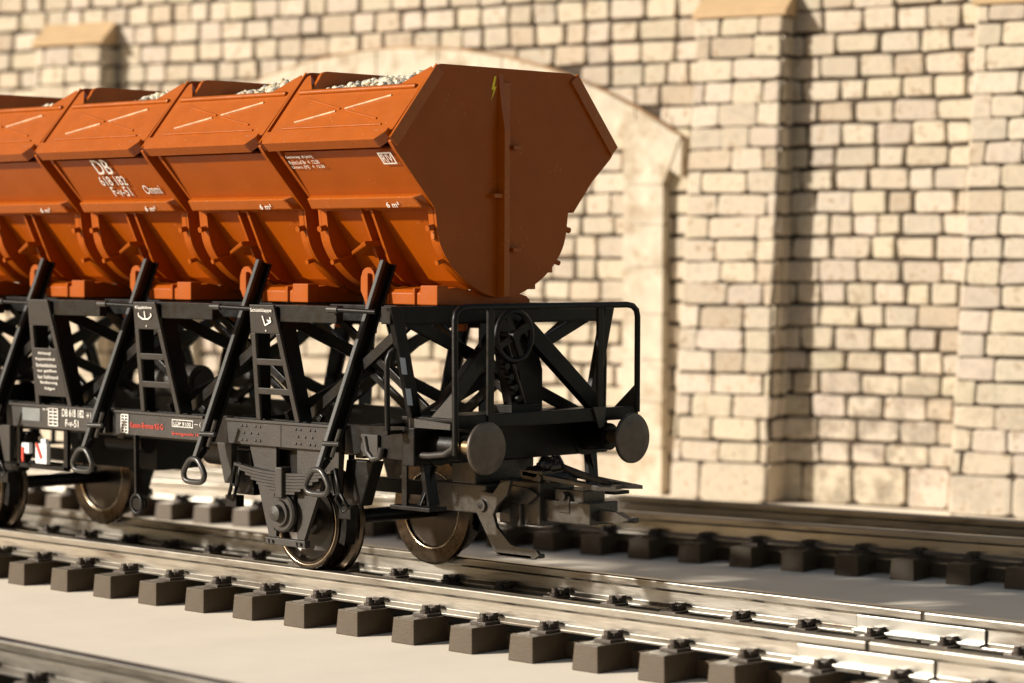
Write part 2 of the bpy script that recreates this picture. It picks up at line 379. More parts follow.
# --- one trough, local coordinates around its centre
def catmull(P, k=5):
    out = []
    for i in range(len(P)-1):
        p0, p1, p2, p3 = P[max(i-1, 0)], P[i], P[i+1], P[min(i+2, len(P)-1)]
        for j in range(k):
            t = j/k
            out.append(tuple(.5*((2*p1[c])+(-p0[c]+p2[c])*t+(2*p0[c]-5*p1[c]+4*p2[c]-p3[c])*t*t+(-p0[c]+3*p1[c]-3*p2[c]+p3[c])*t**3) for c in (0, 1)))
    return out+[P[-1]]
low_half = [(.838, 3.06), (.80, 2.83), (.735, 2.70), (.63, 2.585), (.50, 2.49), (.36, 2.42), (.18, 2.355), (0, 2.335)]
lowc = catmull(low_half)
lower = lowc+[(-y, z) for y, z in reversed(lowc[:-1])]           # +y side down and up to -y side
lower = [(y*.945-.045, z) for y, z in lower]
T_, LP, LB = (.80, 4.22), (1.335, 3.59), (1.27, 3.515)
outline = [(-.855, 4.165), (-.835, 4.20), (-.805, 4.225), (-.765, 4.235), (.765, 4.235), (.805, 4.225), (.835, 4.20), (.855, 4.165), (1.335, 3.59), (1.28, 3.52)]+lower+[(-1.28, 3.52), (-1.335, 3.59)]
SV = Vector((0, .535, .63)); SL = SV.length                      # slope near side: lip -> top
def slope(sgn):
    o = Vector((0, sgn*1.335, 3.59)); u = Vector((0, -sgn*.535, .63))/SL; n = Vector((0, sgn*.63, .535))/SL
    return lambda x, t, h: tuple(o+Vector((x, 0, 0))+u*(t*SL)+n*h)
def make_trough():
    r = M(); r.prism(outline, 'x', -.635, -.60); r.prism([(y, z-.003 if abs(y) < .8 else z) for y, z in lower], 'x', -.605, -.53)
    q = M(); q.prism(outline, 'x', .755, .79); q.prism([(y, z-.003 if abs(y) < .8 else z) for y, z in lower], 'x', .70, .77)
    root = empty('hopper_trough')
    put('end_plate', r, ORANGE, root, bev=.008); put('end_plate', q, ORANGE, root, bev=.008)
    # lower tank
    tk = M(); tk.prism([(.805, 3.07), (.36, 2.47), (.26, 2.40), (-.26, 2.40), (-.36, 2.47), (-.805, 3.07)], 'x', -.58, .74); put('tank', tk, ORANGE, root, bev=.01)
    for sgn in (-1, 1):
        F = slope(sgn)
        p = M(); poly = [(-.690, 0), (.690, 0), (.765, .07), (.785, .88), (.775, .935), (.752, .955), (.47, .69), (-.54, .69), (-.705, .94), (-.735, .925), (-.745, .88), (-.735, .07)]
        p.prism(poly, 'x', 0, .045, f=lambda u, v, h: F(u, v, h-.012))
        put('rim_panel', p, ORANGE_RIM, root, bev=.010)
        e = M(); e.prism([(.791, .0), (.791, .985), (.812, .975), (.812, .02)], 'x', -.055, .050, f=lambda u, v, h: F(u, v, h-.012))
        put('rim_edge', e, ORANGE_RIM, root, bev=.006)
        # lip bead along the foot of the rim, chamfered ends
        l = M()
        l.prism([(-.680, -.055), (.680, -.055), (.765, .05), (.768, .105), (-.738, .105), (-.738, .05)], 'x', 0, .095, f=lambda u, v, h: F(u, v, h-.02))
        put('lip_bead', l, ORANGE_RIM, root, bev=.016)
        F2 = lambda x, t: F(x, t, .034)
        for a, b in (((-.50, .27), (-.07, .40)), ((.03, .43), (.50, .58)), ((-.50, .58), (-.03, .43)), ((.05, .40), (.50, .27)), ((-.60, .19), (.60, .19))):
            d = M(); d.tube([F2(*a), F2(*b)], .011, 8)
            put('rim_ridge', d, WORN if (a[1] < b[1]) else ORANGE_RIM, root)
        bd = M(); n = 110
        bd.tube([F(-.68+1.41*i/n, .685, .036) for i in range(n+1)], [.019+.008*(i % 2) for i in range(n+1)], 8)
        put('beaded_edge', bd, ORANGE_RIM, root)
        s = M(); s.prism([(sgn*1.262, 3.535), (sgn*1.225, 3.56), (sgn*.80, 3.075), (sgn*.838, 3.05)], 'x', -.605, .765)
        put('side_panel', s, ORANGE, root, bev=.004)
        k = M()
        y = lambda v: sgn*v-(.08 if sgn > 0 else 0)
        k.hexa([(-.605, y(.80), 3.065), (.78, y(.80), 3.065), (.78, y(.93), 3.19), (-.605, y(.93), 3.19),
                (-.60, y(.945), 3.067), (.745, y(.945), 3.067), (.68, y(1.005), 3.155), (-.59, y(1.005), 3.155)])
        put('skirt', k, ORANGE_RIM, root, bev=.012)
        for xf in (-.075, .055):
            f = M(); f.prism([(y(.865), 3.06), (y(.665), 2.64), (y(.60), 2.54), (y(.50), 2.465), (y(.36), 2.425), (y(.28), 2.42), (y(.34), 2.50), (y(.74), 3.06)], 'x', xf-.014, xf+.014)
            put('fin', f, ORANGE, root, bev=.004)
        b = M(); b.hexa([(-.30, y(.45), 2.67), (-.03, y(.50), 2.76), (-.03, y(.84), 2.76), (-.27, y(.78), 2.68), (-.30, y(.45), 2.72), (-.03, y(.5), 2.82), (-.03, y(.86), 2.80), (-.26, y(.80), 2.71)])
        put('bracket', b, ORANGE, root, bev=.008)
        for xs in (-1, 1):
            px, qx = (.745, .735) if xs > 0 else (-.565, -.53)
            c = M(); c.cyl((px, y(.74), 2.93), (px, y(.885), 2.90), .026, 12); put('peg', c, ORANGE, root)
            c = M(); c.cyl((qx, y(.55), 2.68), (qx, y(.77), 2.62), .022, 12); put('peg', c, ORANGE, root)
    rk = M()                                                       # round-headed rocker plate beside each strut, camera side and far side
    for sg in (-1, 1):
        arcp = [(-.31+.088*math.cos(a), 2.48+.10*math.sin(a)) for a in [PI*i/8 for i in range(9)]]
        rk = M(); y = lambda v: sg*v
        rk.prism([(-.222, 2.30), *arcp, (-.398, 2.38), (-.34, 2.28), (-.34, 2.02), (-.24, 2.02)], 'y', *sorted((y(.56), y(.52))))
        rk.box(-.30, -.27, *sorted((y(.60), y(.56))), 2.04, 2.53)
        rk.box(-.38, -.24, *sorted((y(.30), y(.53))), 2.29, 2.37)
        put('rocker_plate', rk, ORANGE, root, bev=.006)
    for a, b, xs in ((.06, .69, (.10, .50)),):
        cr = M(); cr.prism([(-.70, 2.275), (-.70, 2.37), (-.67, 2.40), (-.50, 2.42), (0, 2.33), (.26, 2.36), (.34, 2.34), (.38, 2.31), (.38, 2.275)], 'x', a, b)
        for xx in xs: cr.box(xx-.015, xx+.015, -.72, .37, 2.272, 2.36)
        cr.box(.50, .70, -.725, -.60, 2.274, 2.435); cr.box(.40, .43, -.72, -.60, 2.274, 2.41)
        put('cradle', cr, ORANGE, root, bev=.008)
    sb = M(); sb.box(-.60, .60, -.34, .34, 2.263, 2.385); put('saddle_beam', sb, BLACK, root)
    return root
trough0 = make_trough(); troughs = []
for i, x in enumerate(XT):
    t = trough0 if i == 0 else copy_tree(trough0)
    t.parent = wagon; t.location = (x-WX, 0, 0); troughs.append(t)
def end_rib(parent, sg):
    m = M(); X = lambda v: sg*((.79 if sg > 0 else .635)+v)
    m.prism([(X(0), 4.19), (X(.03), 3.95), (X(.075), 3.72), (X(.075), 2.345), (X(0), 2.345)], 'y', -.110, -.055)
    m.box(min(X(0), X(.012)), max(X(0), X(.012)), -.054, .02, 2.36, 4.12)
    put('end_rib', m, ORANGE_RIM, parent, bev=.005)
    for yy, zz in ((.02, 3.58), (.02, 2.73)):
        p = M(); p.box(min(X(-.01), X(.055)), max(X(-.01), X(.055)), yy, yy+.09, zz-.016, zz+.016); put('end_peg', p, ORANGE_RIM, parent, bev=.004)
    p = M(); p.box(min(X(-.01), X(.06)), max(X(-.01), X(.06)), -.21, -.08, 3.16, 3.195); put('end_peg', p, ORANGE_RIM, parent, bev=.004)
    for yy, zz in ((.685, 2.86), (.54, 2.57), (.33, 2.43), (-.80, 2.84)):
        p = M(); p.box(min(X(-.06), X(-.02)), max(X(-.06), X(-.02)), yy-.03, yy+.035, zz-.03, zz+.03); put('end_peg', p, ORANGE_RIM, parent, bev=.004)
end_rib(troughs[0], 1); end_rib(troughs[4], -1)
# lettering on the near side panels
pu = Vector((0, -.43, .47)).normalized(); pr_ = Vector((1, 0, 0))
def on_panel(tr, body, X, t, h, wd, m=WHITE, bold=.02, name='lettering', **k):
    P = Vector((X-XT[tr], -.838, 3.05))+pu*t
    return text(name, body, P, pr_, pu, h, wd, m, troughs[tr], bold, lift=.007, **k)
on_panel(2, 'DB', -4.673, .489, .165, .225, bold=.05)
on_panel(2, '618 182', -4.735, .355, .105, .375, bold=.055)
on_panel(2, 'F-v-51', -4.66, .225, .110, .265, bold=.055)
on_panel(2, 'Ommi', -4.19, .245, .100, .235, bold=.035)
on_panel(0, 'Geschw.begr. 65 [km/h]', -2.015, .585, .040, .330, bold=.02)
on_panel(0, 'Radst.Luf Br  4  12.58', -2.015, .530, .040, .370, bold=.02)
on_panel(0, 'Unters. [M]   4  12.58', -2.015, .475, .040, .400, bold=.02)
on_panel(0, 'RIV', -.872, .522, .080, .118, bold=.02)
rv = M()
def frame_on_panel(mb, tr, X0, X1, t0, t1, w_):
    for a, b, c, d in ((X0, X1, t0, t0+w_), (X0, X1, t1-w_, t1), (X0, X0+w_, t0+w_, t1-w_), (X1-w_, X1, t0+w_, t1-w_)):
        P = Vector((0, -.838, 3.05)); n = pr_.cross(pu)*.007
        mb.add([P+pr_*(a-XT[tr])+pu*c+n, P+pr_*(b-XT[tr])+pu*c+n, P+pr_*(b-XT[tr])+pu*d+n, P+pr_*(a-XT[tr])+pu*d+n], [(0, 1, 2, 3)])
frame_on_panel(rv, 0, -.895, -.735, .500, .625, .014)
put('lettering_frame', rv, WHITE, troughs[0])
su = Vector((0, -.07, .118)).normalized()
for i in range(5):
    text('lettering', '6 m³', Vector((.36, -.952, 3.078)), pr_, su, .050, .15, WHITE, troughs[i], .05, lift=.012)
# lightning flash on the front end plate
bl = M(); bz = [(.004, .200), (-.030, .085), (-.004, .092), (-.030, .0), (.030, .118), (.004, .110), (.026, .200)]
bl.prism([(y-.165, z+3.965) for y, z in bz], 'x', .7905, .7925)
put('lightning_flash', bl, YELLOW, troughs[0])

# --- trestle frame
def both(fn):
    for s in (-1, 1): fn(s)
AX = [-2.235-PITCH*i for i in range(4)]; ENDX = [-.72, -8.52]
def yb(s, a, b): return (min(s*a, s*b), max(s*a, s*b))
for s in (-1, 1):
    for xt in XT:
        m = M(); m.box(xt-.72, xt+.09, *yb(s, 1.20, 1.28), 2.12, 2.265); W('top_beam', m, BLACK, .008)
    m = M(); m.box(-8.56, -.70, *yb(s, .50, .60), 2.12, 2.262); W('inner_beam', m, BLACK, .008)
for x in AX+ENDX:
    m = M(); m.box(x-.045, x+.045, -1.195, 1.195, 2.12, 2.262); W('cross_beam', m, BLACK, .006)
for x in ENDX:
    m = M(); m.box(x-.05, x+.06, -1.33, 1.33, 2.13, 2.272); W('end_cross_beam', m, BLACK, .008)
# solebars: dark inner beam and outer panels
for s in (-1, 1):
    m = M(); m.box(-8.45, -.66, *yb(s, .98, 1.06), 1.03, 1.28); W('solebar', m, BLACK, .006)
    for (a, b) in ((-2.93, -1.50), (-4.50, -3.24), (-6.17, -4.66), (-7.75, -6.32)):
        m = M(); m.box(a, b, *yb(s, 1.065, 1.125), 1.055, 1.255)
        m.box(a-.0, b, *yb(s, 1.065, 1.145), 1.250, 1.272)
        if a in (-2.93, -7.75):
            r = m
            for cx in (a+.32, a+1.02):
                for dx, dz in ((-.12, .06), (-.06, .06), (.06, .06), (.12, .06), (-.12, -.06), (-.06, -.06), (.06, -.06), (.12, -.06), (-.09, 0), (0, 0), (.09, 0)):
                    r.lathe((cx+dx, s*1.125, 1.155+dz), (0, s, 0), [(0, .013), (.009, .010), (.012, .001)], 8)
            r.box(a+.70, a+.712, *yb(s, 1.12, 1.13), 1.06, 1.25)
        W('solebar_panel', m, GREY, .003)
    # gussets at panel ends
    for gx in (-3.0, -1.62, -6.28, -7.85):
        m = M(); m.hexa([(gx-.10, s*1.03, 1.05), (gx+.10, s*1.03, 1.05), (gx+.10, s*1.10, 1.05), (gx-.10, s*1.10, 1.05), (gx-.02, s*1.03, .70), (gx+.07, s*1.03, .70), (gx+.07, s*1.08, .70), (gx-.02, s*1.08, .70)])
        W('gusset', m, GREY, .006)
# A-shaped ladders between the troughs
def ladder(x, s, notice=False):
    L = lambda z: s*(1.305-(2.262-z)/(2.262-1.27)*.185)          # leans inward towards the solebar
    hw = lambda z: .155+(2.262-z)*.125
    def Q(xx, z, o): return (x+xx, L(z)+s*o, z)
    root = M()
    def quad(mb, a, b, c, d, th=.03):
        mb.hexa([Q(*a, 0), Q(*b, 0), Q(*c, 0), Q(*d, 0), Q(*a, th), Q(*b, th), Q(*c, th), Q(*d, th)])
    quad(root, (-.155, 2.262), (.155, 2.262), (hw(2.02), 2.02), (-hw(2.02), 2.02))
    for sx in (-1, 1):
        quad(root, (sx*hw(2.02), 2.02), (sx*(hw(2.02)-.055), 2.02), (sx*(hw(1.28)-.055), 1.275), (sx*hw(1.28), 1.275))
    for z in (1.78, 1.53):
        quad(root, (-hw(z)+.05, z+.025), (hw(z)-.05, z+.025), (hw(z)-.05, z-.03), (-hw(z)+.05, z-.03))
    if notice: quad(root, (-hw(1.80)+.02, 1.81), (hw(1.80)-.02, 1.81), (hw(1.36)-.03, 1.36), (-hw(1.36)+.03, 1.36), .034)
    o = W('side_ladder', root, GREY, .006)
    # deep flange behind the right leg, in shade
    for sx in (-1, 1):
        m = M(); m.hexa([(x+sx*(hw(2.26)-.02), s*1.28, 2.24), (x+sx*(hw(2.26)-.0), s*1.28, 2.24), (x+sx*(hw(2.26)-.0), s*1.12, 2.24), (x+sx*(hw(2.26)-.02), s*1.12, 2.24),
                (x+sx*(hw(1.28)-.02), s*1.13, 1.28), (x+sx*(hw(1.28)), s*1.13, 1.28), (x+sx*(hw(1.28)), s*1.0, 1.28), (x+sx*(hw(1.28)-.02), s*1.0, 1.28)])
        put('ladder_flange', m, BLACK, o, org=ORG)
    return o, L
lads = {}
for k, x in enumerate(AX):
    for s in (-1, 1):
        lads[k, s] = ladder(x, s, notice=(k == 2))
def on_ladder(k, body, xx, z, h, wd, m=WHITE, bold=.02, align='LEFT'):
    o, L = lads[k, -1]; lu = Vector((0, -.185, .99)).normalized()
    return text('lettering', body, Vector((AX[k]+xx, L(z)-.036, z)), (1, 0, 0), lu, h, wd, m, o, bold, lift=.004, align=align, org=ORG)
on_ladder(0, 'Schüttklappe', -.135, 2.195, .038, .27, bold=.045)
on_ladder(1, 'Kippbühne', -.115, 2.195, .034, .23, bold=.045)
def strokes(k, segs, w_=.012):
    o, L = lads[k, -1]; m = M()
    for (x0, z0), (x1, z1) in segs:
        m.bar((AX[k]+x0, L(z0)-.038, z0), (AX[k]+x1, L(z1)-.038, z1), w_, .004, up=(0, -1, 0))
    put('symbol', m, WHITE, o, org=ORG)
strokes(0, [((.005, 2.17), (.025, 2.09)), ((.025, 2.09), (.105, 2.12)), ((.105, 2.12), (.10, 2.16)), ((.02, 2.045), (.03, 2.045)), ((.10, 2.12), (.06, 2.135))])
strokes(1, [((0, 2.18), (0, 2.12)), ((-.09, 2.14), (-.04, 2.112)), ((-.04, 2.112), (.04, 2.112)), ((.04, 2.112), (.09, 2.14)), ((-.09, 2.14), (-.085, 2.165)), ((.09, 2.14), (.085, 2.165)), ((-.005, 2.05), (.005, 2.05))])
for i, (tx, wd) in enumerate((('Achtung!', .20), ('Kippverschluß', .30), ('Entladebühne', .31), ('nur geöffnet', .30), ('bei Stillstand', .31), ('Bedienung', .26), ('folgen', .16))):
    on_ladder(2, tx, -wd/2, 1.745-i*.055, .034, wd, bold=.03)
# cross bracing under the troughs
for x in AX+[-.74, -8.50]:
    dz = .0
    for s in (-1, 1):
        m = M(); m.bar((x+s*.03, s*1.02, 1.30), (x+s*.03, -s*1.10, 2.16), .10, .05, up=(1, 0, 0))
        W('cross_brace', m, BLACK, .006)
for k in range(5):
    xa = ([ENDX[0]]+AX+[ENDX[1]])[k]; xb = ([ENDX[0]]+AX+[ENDX[1]])[k+1]
    for s in (-1, 1):
        m = M(); m.bar((xa-.1, s*.95, 2.14), (xb+.1, s*.95, 1.26), .045, .09); W('diagonal_brace', m, BLACK, .006)
        m = M(); m.bar((xa-.1, s*.55, 1.26), (xb+.1, s*.55, 2.14), .045, .07); W('diagonal_brace', m, BLACK, .006)
# floor pan between the solebars
m = M(); m.box(-8.4, -.8, -.30, .30, 1.02, 1.10)
for x in (-1.4, -2.9, -4.62, -6.3, -7.9): m.box(x-.05, x+.05, -.98, .98, 1.00, 1.14)
W('centre_sill', m, BLACK, .006)
m = M(); m.cyl((-4.95, -.25, 1.50), (-4.35, -.25, 1.50), .16, 24); m.cyl((-4.97, -.25, 1.5), (-4.33, -.25, 1.5), .10, 20); m.box(-4.9, -4.4, -.32, -.18, 1.10, 1.36)
W('brake_cylinder', m, GREY, .006)
m = M(); m.cyl((-4.0, -.4, .92), (-3.3, -.4, .92), .15, 24); m.box(-3.9, -3.4, -.45, -.35, .95, 1.04); W('air_tank', m, GREY, .006)
m = M(); m.box(-6.5, -5.2, -.1, .45, .62, 1.03); m.cyl((-5.3, -.55, .93), (-4.75, -.55, .93), .10, 20); m.box(-5.2, -5.0, -.6, .2, .95, 1.04); W('brake_reservoir', m, BLACK, .01)
# --- tipping struts with stirrup rings
def strut(x, s):
    a = Vector((x+.05, s*.72, 2.64)); b = Vector((x-.02, s*1.385, .92)); r = M()
    r.bar(a, b, .036, .045, up=(1, 0, 0))                           # pale edge bar that carries the ring
    o = W('tipping_strut', r, STRUT, .006)
    c = M(); dn = (b-a).normalized(); nrm = Vector((0, s*dn.z, -s*dn.y)); nrm = nrm if nrm.y*s < 0 else -nrm   # inward
    cut = dn*.12; q = nrm*.078
    c.bar(a+q*.8, b+q*.8-cut, .090, .030, up=(1, 0, 0))                   # deep web behind the pale edge
    c.bar(a+nrm*.10+Vector((.028, 0, 0)), b+nrm*.10+Vector((.028, 0, 0))-cut*1.6, .020, .065, up=(1, 0, 0))
    c.bar(b+q-cut, b+nrm*.03-dn*.005, .05, .028, up=(1, 0, 0))
    put('strut_channel', c, BLACK, o, org=ORG, bev=.005)
    d = M(); cy = s*1.40
    pts = [(-.055, .925), (.055, .925), (.150, .80), (.115, .725), (-.115, .725), (-.150, .80)]
    pp = [Vector((x-.01+px, cy, pz)) for px, pz in pts]; sm = []
    for i in range(6):
        p, q, nx = pp[i-1], pp[i], pp[(i+1) % 6]
        sm += [q+(p-q)*.3, q+(p-q)*.08+(nx-q)*.08, q+(nx-q)*.3]
    d.tube(sm, .025, 8, closed=True); put('stirrup_ring', d, STRUT, o, org=ORG)
    e = M(); e.cyl((x+.06, s*1.30, 1.03), (x+.16, s*1.30, 1.26), .018, 10); e.cyl((x+.02, s*1.36, 1.14), (x+.16, s*1.31, 1.14), .022, 10); put('strut_pin', e, STRUT, o, org=ORG)
for x in XT:
    for s in (-1, 1): strut(x, s)
for x in AX+[-.74]:
    for s in (-1, 1):
        f = M(); f.cyl((x-.64, s*1.33, 2.238), (x-.12, s*1.30, 2.225), .020, 12); o = W('lock_lever', f, BLACK)
        f = M(); f.cyl((x-.66, s*1.33, 2.238), (x-.54, s*1.325, 2.236), .028, 12); put('lever_grip', f, STRUT, o, org=ORG)
# --- running gear
def axle(xa):
    for s in (-1, 1):
        m = M()
        prof = [(-.135, .10), (-.135, .375), (-.135, .492), (-.105, .50), (-.085, .475), (-.075, .425), (-.06, .412), (.095, .405), (.105, .395), (.105, .335), (.085, .328), (.085, .10)]
        root = M().lathe((xa, s*.755, .41), (0, s, 0), [(-.11, .05), (-.11, .33), (-.09, .34), (.05, .335), (.055, .30), (.03, .22), (.03, .12), (.07, .10), (.09, .001)], 56)
        o = W('wheel', root, DISC)
        ty = M().lathe((xa, s*.755, .41), (0, s, 0), [(-.11, .325), (-.135, .34), (-.135, .475), (-.122, .492), (-.098, .492), (-.080, .470), (-.070, .425), (-.05, .413), (.100, .405), (.110, .395), (.110, .345), (.095, .330), (.04, .325)], 72)
        put('tyre', ty, TYRE, o, org=ORG)
        for dd, rr in ((.106, .372), (-.134, .345)):
            te = M(); te.tube([(xa+rr*math.cos(a), s*(.755+dd), .41+rr*math.sin(a)) for a in [2*PI*i/72 for i in range(72)]], .0075, 6, closed=True); put('tyre_edge', te, TYRE_EDGE, o, org=ORG)
        # W-shaped axle guard
        g = M(); Y = yb(s, 1.035, 1.075)
        g.prism([(xa-.50, 1.06), (xa-.15, 1.06), (xa-.15, .28), (xa-.24, .28)], 'y', *Y)
        g.prism([(xa+.12, 1.06), (xa+.56, 1.06), (xa+.21, .28), (xa+.12, .28)], 'y', *Y)
        g.box(xa-.27, xa+.24, *yb(s, 1.03, 1.095), .215, .275)
        for xx in (-.22, -.17, .14, .19): g.cyl((xa+xx, s*1.03, .245), (xa+xx, s*1.115, .245), .016, 8)
        gd = W('axle_guard', g, GREY, .006)
        b = M(); b.box(xa-.145, xa+.115, *yb(s, .95, 1.11), .34, .66)
        bx = W('axle_box', b, BLACK, .01)
        c = M().lathe((xa-.01, s*1.10, .50), (0, s, 0), [(0, .16), (.035, .165), (.05, .15), (.05, .115), (.075, .11), (.075, .075), (.12, .065), (.125, .05), (.135, .001)], 32)
        put('axle_box_cover', c, GREY, bx, org=ORG)
        # leaf spring: stack of gently sagging leaves with buckle
        sp = M(); zc = .79
        for k in range(7):
            hl = .62-k*.075; n = 12; top = []; 
            zf = lambda u: .895-k*.026-.055*(1-(u/.62)**2)
            pts = [(-hl+2*hl*i/n) for i in range(n+1)]
            poly = [(xa+u, zf(u)) for u in pts]+[(xa+u, zf(u)-.022) for u in reversed(pts)]
            sp.prism(poly, 'y', *yb(s, 1.085, 1.15))
        sg = W('leaf_spring', sp, GREY, 0)
        bu = M(); bu.box(xa-.045, xa+.045, *yb(s, 1.07, 1.185), .63, .89); put('spring_buckle', bu, GREY, sg, org=ORG, bev=.01)
        for sx in (-1, 1):
            sh = M(); p0 = (xa+sx*.60, s*1.11, .90); p1 = (xa+sx*.66, s*1.11, .70); p2 = (xa+sx*.74, s*1.08, .52+.05)
            for q0, q1 in ((p0, p1), (p1, p2)):
                q0 = Vector(q0); q1 = Vector(q1); dd = (q1-q0).normalized(); nn = dd.cross(Vector((0, 1, 0)))
                lp = [q0+nn*.035, q0+dd*.02-nn*.035, q1-nn*.035, q1+nn*.035]; sh.tube(lp, .017, 8, closed=True)
            sh.box(min(xa+sx*.66, xa+sx*.80), max(xa+sx*.66, xa+sx*.80), *yb(s, 1.0, 1.09), .50, .60)
            put('spring_shackle', sh, BLACK, sg, org=ORG)
        for sx in (-1, 1):
            m = M(); m.hexa([(xa+sx*.62, s*.84, .98), (xa+sx*.95, s*.84, .98), (xa+sx*.95, s*.97, .98), (xa+sx*.62, s*.97, .98), (xa+sx*.56, s*.84, .60), (xa+sx*.80, s*.84, .60), (xa+sx*.80, s*.97, .60), (xa+sx*.56, s*.97, .60)])
            W('brake_gear_housing', m, BLACK, .01)
        m = M(); m.box(xa-.5, xa+.5, *yb(s, .93, .97), .80, 1.04); W('guard_back_plate', m, BLACK, .004)
        # brake shoe
        for sx in (-1, 1):
            br = M()
            arc = [(xa+sx*.435*math.cos(a), .41+.435*math.sin(a)) for a in [math.radians(-20+6*i) for i in range(8)]]
            arc2 = [(xa+sx*.50*math.cos(a), .41+.50*math.sin(a)) for a in [math.radians(22-6*i) for i in range(8)]]
            br.prism(arc+arc2, 'y', *yb(s, .74, .86)); br.bar((xa+sx*.48, s*.80, .5), (xa+sx*.50, s*.80, 1.04), .05, .03)
            W('brake_shoe', br, BLACK, .004)
    m = M(); m.cyl((xa, -1.0, .41), (xa, 1.0, .41), .065, 16); W('axle', m, BLACK)
axle(-2.19); axle(-7.03)
for a, b in ((-2.9, -1.2), (-8.0, -6.3)):
    m = M(); m.box(a, b, -.06, .06, .62, .74); W('brake_rigging', m, BLACK, .006)
m = M(); m.cyl((-6.4, -.98, .70), (-5.0, -.98, .70), .026, 10); W('brake_rod', m, BLACK)
# draining lever with ring and brake changeover handles
m = M(); m.bar((-4.19, -1.13, 1.06), (-4.18, -1.13, .52), .045, .03); o = W('release_lever', m, BLACK, .004)
r = M(); r.tube([(-4.18+.075*math.cos(a), -1.13, .44+.085*math.sin(a)) for a in [2*PI*i/20 for i in range(20)]], .022, 8, closed=True); r.cyl((-4.18, -1.14, .44), (-4.18, -1.06, .44), .055, 16)
put('lever_ring', r, BLACK, o, org=ORG)
m = M(); m.box(-6.10, -5.30, -1.075, -1.035, .66, .70); m.box(-5.36, -5.30, -1.075, -1.035, .66, 1.05); m.box(-6.10, -6.05, -1.075, -1.035, .66, 1.05); o = W('changeover_bracket', m, BLACK, .004)
m = M(); m.box(-5.73, -5.55, -1.13, -1.08, .715, .905); m.box(-5.66, -5.58, -1.12, -1.08, .905, .95); put('changeover_plate', m, WPAINT, o, org=ORG, bev=.01)
m = M(); m.box(-5.95, -5.83, -1.13, -1.08, .80, .90); put('changeover_plate', m, WPAINT, o, org=ORG, bev=.01)
for q0, q1 in (((-5.70, -1.135, .905), (-5.625, -1.135, .77)), ((-5.92, -1.135, .86), (-5.92, -1.135, .72))):
    m = M(); m.bar(q0, q1, .03, .012, up=(0, -1, 0)); put('changeover_handle', m, RED, o, org=ORG)
# lettering on the solebar panels (near side)
def flat(name, x0, x1, z0, z1, m, y=-1.128):
    q = M(); q.box(x0, x1, y-.003, y, z0, z1); return W(name, q, m)
flat('data_plate', -5.93, -5.65, 1.115, 1.235, PALEGREY)
def grid(x0, x1, z0, z1, nr):
    q = M(); t = .010
    for i in range(nr+1):
        z = z0+(z1-z0)*i/nr; q.box(x0, x1, -1.131, -1.128, z-t/2, z+t/2)
    for x in (x0, (x0+x1)/2, x1): q.box(x-t/2, x+t/2, -1.1345, -1.1315, z0, z1)
    W('load_grid', q, WHITE)
grid(-5.51, -5.37, 1.085, 1.245, 5); grid(-4.41, -4.31, 1.075, 1.235, 6)
def on_bar(body, x, z, h, wd, m=WHITE, bold=.03):
    return text('lettering', body, Vector((x, -1.128, z)), (1, 0, 0), (0, 0, 1), h, wd, m, wagon, bold, lift=.003, org=ORG)
on_bar('DB 618 182', -5.30, 1.178, .070, .33, bold=.045); on_bar('F-v-51', -5.25, 1.085, .065, .20, bold=.045)
on_bar('\u2192 L.ü.P.', -4.93, 1.175, .055, .17); on_bar('\u2022', -4.90, 1.095, .03, .03); on_bar('m\u2192', -5.60, 1.222, .025, .08)
on_bar('Kasten-Bremse KE-G', -4.275, 1.125, .048, .47, RED); on_bar('Bremsgewicht 14 t', -3.675, 1.080, .036, .40, RED)
on_bar('LÜP 9100', -3.655, 1.172, .040, .24); on_bar('\u2014 (', -3.37, 1.172, .04, .09)
q = M()
for a, b, c, d in ((-3.68, -3.39, 1.160, 1.166), (-3.68, -3.39, 1.219, 1.225), (-3.68, -3.674, 1.166, 1.219), (-3.396, -3.39, 1.166, 1.219)): q.box(a, b, -1.131, -1.128, c, d)
W('lettering_frame', q, WHITE)
